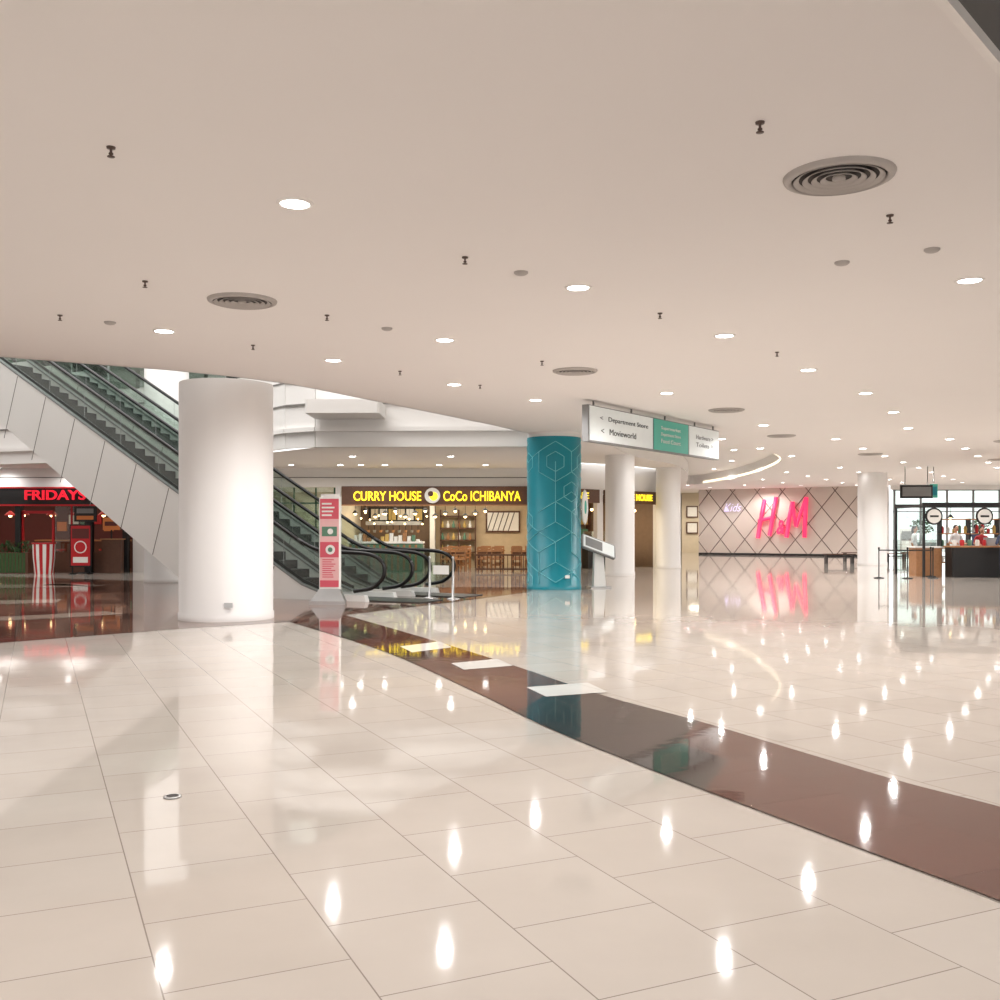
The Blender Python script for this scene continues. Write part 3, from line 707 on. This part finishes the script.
# shops on the right of the teal pillar (angled)
A=Vector((1.95,37.2,0)); B=Vector((6.8,42,0)); d=(B-A).normalized(); Lw=(B-A).length; rz=math.atan2(d.y,d.x); X=Matrix.Translation(A)@Matrix.Rotation(rz,4,'Z')
b=MB(); b.box(0,Lw,0,.2,3.1,CEIL,M['white'],X)
for u in (0,2.6,Lw-.35): b.box(u,u+.35,0,.2,0,3.1,M['white'],X)
b.wall([(1.98,37.3),(1.98,43.5)],0,3.2,M['warm'],.05)
b.box(4.1,Lw+.4,4,4.1,0,3.2,M['warm'],X); b.box(Lw-.1,Lw,0.2,4,0,3.1,M['brownwall'],X)
b.add([X@Vector((0,.1,3.14)),X@Vector((Lw,.1,3.14)),X@Vector((Lw,4.1,3.14)),(1.98,43.5,3.14)],[(0,1,2,3)],M['white']); b.build('wall_shopfront_angled')
b=MB(); b.box(.35,2.6,-.12,-.01,2.6,3.12,M['woodd'],X); b.box(2.95,Lw-.35,-.12,-.01,2.6,3.12,M['woodd'],X)
s2=b.build('shop_signboard')
p=X@Vector((4.6,-.14,2.87)); text('PANCAKE HOUSE',(p.x,p.y,p.z),2.7,.26,M['yellow'],rz,.04,bold=.01,parent=s2)
p=X@Vector((1.4,-.14,2.87)); text('CAFE',(p.x,p.y,p.z),1.0,.24,M['yellow'],rz,.04,bold=.01,parent=s2)
b=MB(); b.box(1.4,2.5,.7,1.2,0,1.05,M['woodd'],X); b.box(1.35,2.55,.65,1.25,1.05,1.1,M['paper'],X); b.box(3.1,5.9,.9,1.5,0,1.05,M['black'],X); b.box(3.05,5.95,.85,1.55,1.05,1.1,M['wood'],X)
b.box(1.5,2.1,.8,1.15,1.1,1.55,M['steel'],X); b.box(3.4,4.4,1.,1.4,1.1,1.5,M['glass'],X)
b.build('cafe_counter')
b=MB()
for i in range(4):
    for k in range(3): b.box(4.5+i*.55,4.85+i*.55,3.78,3.9,1.3+k*.5,1.6+k*.5,(M['ochre'],M['wood'],M['paper'],M['greenp'])[(i+k)%4],X)
for k in range(3): b.box(4.3,6.6,3.7,3.95,1.25+k*.5,1.3+k*.5,M['woodd'],X)
for u in (4.3,6.56): b.box(u,u+.04,3.7,3.95,0,2.8,M['woodd'],X)
b.build('display_shelf')
b=MB(); b.box(2.01,2.05,38.2,39.6,1.3,2.4,M['woodd']); b.box(2.05,2.07,38.3,39.5,1.4,2.3,M['paper']); b.box(2.07,2.08,38.5,39.3,1.6,2.1,M['pinkl']); b.build('wall_poster')
p=X@Vector((3.8,1.8,3.0)); area((p.x,p.y,p.z),140,3,1.5,(1,.88,.66))
b=MB()
for i in range(10):
    p=X@Vector((.6+i*.55,.45,2.35)); b.tube([(p.x,p.y,3.1),p],.008,M['black'],4); b.sphere(tuple(p),.055,M['bulb'],10,6)
b.build('pendant_lamp_cluster')

# ---------------------------------------------------------------- right side kiosk
X=Matrix.Translation((16.2,33.2,0))
b=MB()
b.box(-1.4,0.2,-.5,.1,0,.98,M['black'],X,bev=.04); b.box(-1.45,.25,-.55,.15,.98,1.03,M['wood'],X,bev=.04)
b.box(-2.3,-1.45,.2,.8,0,.95,M['wood'],X); b.box(-2.35,-1.4,.15,.85,.95,1.0,M['paper'],X)
b.box(.25,2.2,-.4,.2,0,.98,M['wood'],X); b.box(.2,2.3,-.45,.25,.98,1.03,M['paper'],X)
for x in (-2.3,2.2):
    for y in (-.4,1.9): b.box(x-.035,x+.035,y-.035,y+.035,0,2.35,M['black'],X)
b.box(-2.35,2.3,-.45,-.38,2.33,2.45,M['black'],X); b.box(-2.35,2.3,1.85,1.92,2.33,2.45,M['black'],X)
for x in (-2.3,2.2): b.box(x-.035,x+.035,-.4,1.9,2.3,2.4,M['black'],X)
for x in (-2.0,-.35):
    XX=X@Matrix.Translation((x,-.47,2.0))@Matrix.Rotation(math.radians(90),4,'X')
    b.lathe([(.28,-.02),(.28,.03)],M['black'],(0,0,0),28,XX); b.lathe([(.23,.03),(.23,.035)],M['paper'],(0,0,0),28,XX)
    b.box(x-.14,x+.14,-.515,-.5,1.97,2.03,M['black'],X); b.box(x-.01,x+.01,-.46,-.44,2.25,2.35,M['black'],X)
for i in range(5): b.lathe([(.06,0),(.07,.15),(.05,.2)],(M['paper'],M['red'],M['greenp'])[i%3],(-1.2+i*.25,-.2,1.03),12,X)
b.box(-.2,.15,-.35,-.1,1.03,1.3,M['steel'],X); b.box(.6,1.6,-.2,.1,1.03,1.4,M['glass'],X)
for z in (.4,.9,1.4,1.9): b.box(-.9,2.1,1.5,1.82,z,z+.04,M['wood'],X)
for x in (-.9,.1,1.1,2.06): b.box(x,x+.04,1.5,1.82,0,1.95,M['black'],X)
random.seed(4)
for z in (.44,.94,1.44):
    for i in range(14):
        x=-.8+i*.2
        if abs(x-.12)<.08 or abs(x-1.12)<.08: continue
        h=.15+.2*random.random(); b.lathe([(.05,0),(.06,h*.7),(.03,h)],random.choice((M['paper'],M['red'],M['greenp'],M['ochre'],M['wood'])),(x,1.62,z),10,X)
for x in (-1.2,.9,1.7): b.tube([X@Vector((x,.1,2.38)),X@Vector((x,.1,2.05))],.008,M['black'],4)
for x in (-1.2,.9,1.7): b.lathe([(.03,.12),(.12,0)],M['black'],(x,.1,1.95),14,X,capb=False); b.sphere((x,.1,1.96),.05,M['bulb'],8,6,X)
b.box(-2.3,-.9,1.85,1.88,.1,2.3,M['glass'],X)
b.build('food_kiosk')
b=MB(); b.box(16.0,17.3,39.95,40.05,2.82,3.35,M['black'],bev=.02); b.box(16.08,17.22,39.93,39.95,2.9,3.27,M['grey'])
for x in (16.2,17.1): b.tube([(x,40,3.35),(x,40,CEIL)],.015,M['black'])
b.build('hanging_shop_sign')
b=MB(); b.box(17.35,17.65,40.3,40.4,2.85,3.4,M['signt'],bev=.02); b.box(17.4,17.6,40.28,40.3,2.95,3.3,M['teal']); b.tube([(17.5,40.35,3.4),(17.5,40.35,CEIL)],.015,M['black']); b.build('hanging_shop_sign')
b=MB()
pts=[(12.2,32.2),(13.0,31.9),(13.9,32.1),(14.3,33.2)]
for x,y in pts: b.lathe([(.16,0),(.16,.02),(.02,.04),(.018,.9),(.03,.95),(.03,.99),(.01,1.0)],M['black'],(x,y,0),16)
for a,c in zip(pts[:-1],pts[1:]): b.wall([a,c],.88,.92,M['black'],.006)
b.build('queue_barrier')
def bench(x,y,rz=0):
    b=MB(); X=Matrix.Translation((x,y,0))@Matrix.Rotation(rz,4,'Z')
    for i in range(4): b.box(-.7,.7,-.2+i*.105,-.11+i*.105,.42,.46,M['woodd'],X)
    for s in (-.6,.6): b.box(s-.03,s+.03,-.18,.18,0,.42,M['black'],X)
    b.box(-.6,.6,-.02,.02,.3,.35,M['black'],X); b.build('bench')
bench(17.5,49.); bench(18.8,47.); bench(20.6,49.5); bench(15.6,46.)
b=MB(); X=Matrix.Translation((17.3,42.5,0)); b.box(-.3,.3,-.03,.03,.7,1.6,M['paper'],X,bev=.01); b.box(-.24,.24,-.04,-.03,1.1,1.5,M['grey'],X)
for s in (-.25,.25): b.tube([X@Vector((s,0,1.6)),X@Vector((s*1.3,-.15,0))],.015,M['grey']); 
b.tube([X@Vector((0,0,1.5)),X@Vector((0,.35,0))],.015,M['grey']); b.build('display_easel')

# ---------------------------------------------------------------- people
def person(name,loc,rz,shirt,elb,wri,h=1.0,hair='short'):
    e=empty(name,loc)
    nodes=[('pel',(0,0,.95),(.15,.11)),('wai',(0,0,1.1),(.125,.095)),('che',(0,0,1.29),(.16,.11)),('nb',(0,0,1.44),(.075,.07)),('nk',(0,-.01,1.53),(.052,.052))]
    edges=[(0,1),(1,2),(2,3),(3,4)]
    segs=[]
    for i,s in enumerate((-1,1)):
        o=len(nodes)
        E_=elb[i]; W_=wri[i]
        nodes+=[('sh',(s*.17,0,1.40),(.06,.06)),('el',E_,(.043,.043)),('wr',W_,(.028,.028))]
        edges+=[(2,o),(o,o+1),(o+1,o+2)]; segs.append((Vector(E_),Vector(W_)))
        o=len(nodes)
        nodes+=[('hi',(s*.09,0,.88),(.09,.095)),('kn',(s*.105,-.02,.49),(.06,.065)),('an',(s*.11,.02,.09),(.04,.045)),('to',(s*.125,-.15,.04),(.04,.032))]
        edges+=[(0,o),(o,o+1),(o+1,o+2),(o+2,o+3)]
    me=bpy.data.meshes.new('body'); me.from_pydata([n[1] for n in nodes],edges,[]); ob=bpy.data.objects.new('body',me); sc.collection.objects.link(ob)
    sk=ob.modifiers.new('s','SKIN'); 
    for i,n in enumerate(nodes): me.skin_vertices[0].data[i].radius=n[2]
    me.skin_vertices[0].data[0].use_root=True
    su=ob.modifiers.new('u','SUBSURF'); su.levels=2; su.render_levels=2
    bpy.context.view_layer.update()
    m2=bpy.data.meshes.new_from_object(ob.evaluated_get(bpy.context.evaluated_depsgraph_get()))
    bpy.data.objects.remove(ob)
    b=MB()
    vs=[v.co.copy() for v in m2.vertices]
    for v in vs: v.z=max(v.z,0.0) 
    groups={}
    for p in m2.polygons:
        c=p.center
        arm=False
        for a,w in segs:
            t=max(0,min(1,(c-a).dot(w-a)/max(1e-6,(w-a).length_squared)))
            if (c-(a+(w-a)*t)).length<.06 and t>.02: arm=True
        if arm or c.z>1.475: k='skin'
        elif c.z<.09: k='black'
        elif c.z<.94: k='pants'
        else: k=shirt
        groups.setdefault(k,[]).append(tuple(p.vertices))
    for k,f in groups.items(): b.add(vs,f,M[k],True)
    hc=(0,-.02,1.63)
    b.sphere(hc,(.073,.092,.115),M['skin'],20,14)
    b.sphere((0,-.035,1.575),(.05,.065,.055),M['skin'],14,10)
    b.tube([(0,-.108,1.645),(0,-.125,1.61),(0,-.112,1.60)],[.008,.015,.012],M['skin'],8)
    for s in (-1,1):
        b.sphere((s*.03,-.100,1.64),.011,M['paper'],8,6); b.sphere((s*.03,-.108,1.64),.006,M['hair'],8,6)
        b.sphere((s*.074,-.01,1.63),(.012,.02,.03),M['skin'],8,6); b.box(s*.03-.015,s*.03+.015,-.108,-.098,1.658,1.663,M['hair'])
    b.sphere((0,-.1,1.578),(.024,.01,.007),M['red'],10,6)
    b.sphere((0,.005,1.665),(.083,.095,.10),M['hair'],18,12)
    if hair=='long': b.sphere((0,.05,1.58),(.08,.06,.14),M['hair'],16,10)
    for i,s in enumerate((-1,1)):
        a,w=segs[i]; dr=(w-a).normalized(); side=dr.cross(Vector((0,0,1)))
        if side.length<.2: side=Vector((0,1,0))
        side=side.normalized(); dn=dr.cross(side).normalized()
        pc=w+dr*.045
        b.tube([w-dr*.01,pc,w+dr*.09],[.026,.036,.032],M['skin'],10)
        for k in range(4):
            base=w+dr*.085+side*(k-1.5)*.018; ln=(.062,.075,.07,.055)[k]
            b.tube([base,base+dr*ln*.5+dn*.008,base+dr*ln*.9+dn*.03],[.009,.0085,.006],M['skin'],8)
        tb_=w+dr*.03+side*(-.03); b.tube([tb_,tb_+dr*.03-side*.025,tb_+dr*.06-side*.03+dn*.01],[.012,.010,.007],M['skin'],8)
    o=b.build('body',origin=(0,0,0)); o.location=(0,0,0); o.parent=e
    e.rotation_euler=(0,0,rz); e.scale=(h,h,h)
hang=[(-.25,.02,1.12),(.25,.02,1.12)],[(-.27,-.06,.87),(.27,-.06,.87)]
fwd=[(-.25,-.02,1.13),(.25,-.02,1.13)],[(-.17,-.26,1.12),(.17,-.26,1.12)]
person('standing_vendor',(15.45,33.9,0),.1,'shirt1',*fwd,h=.98)
person('standing_vendor',(16.35,33.95,0),-.2,'shirt2',*fwd,h=.95,hair='long')
person('standing_shopper',(15.0,36.2,0),.9,'shirt1',*hang,h=.97,hair='long')
person('standing_shopper',(17.6,37.0,0),2.5,'shirt3',*hang,h=1.0)
person('standing_shopper',(16.25,32.2,0),2.9,'shirt3',*fwd,h=.97)

# ---------------------------------------------------------------- world + camera
w=bpy.data.worlds.new('World'); sc.world=w; w.use_nodes=True
nt=w.node_tree; bg=nt.nodes['Background']; bg.inputs[0].default_value=(1,.995,.99,1); bg.inputs[1].default_value=2.1
cam=bpy.data.cameras.new('Camera'); cam.sensor_width=36; cam.lens=36.0; cam.shift_y=.03; cam.clip_end=500
co=bpy.data.objects.new('Camera',cam); co.location=(0,0,CAMH); co.rotation_euler=(math.radians(90),0,0); sc.collection.objects.link(co); sc.camera=co
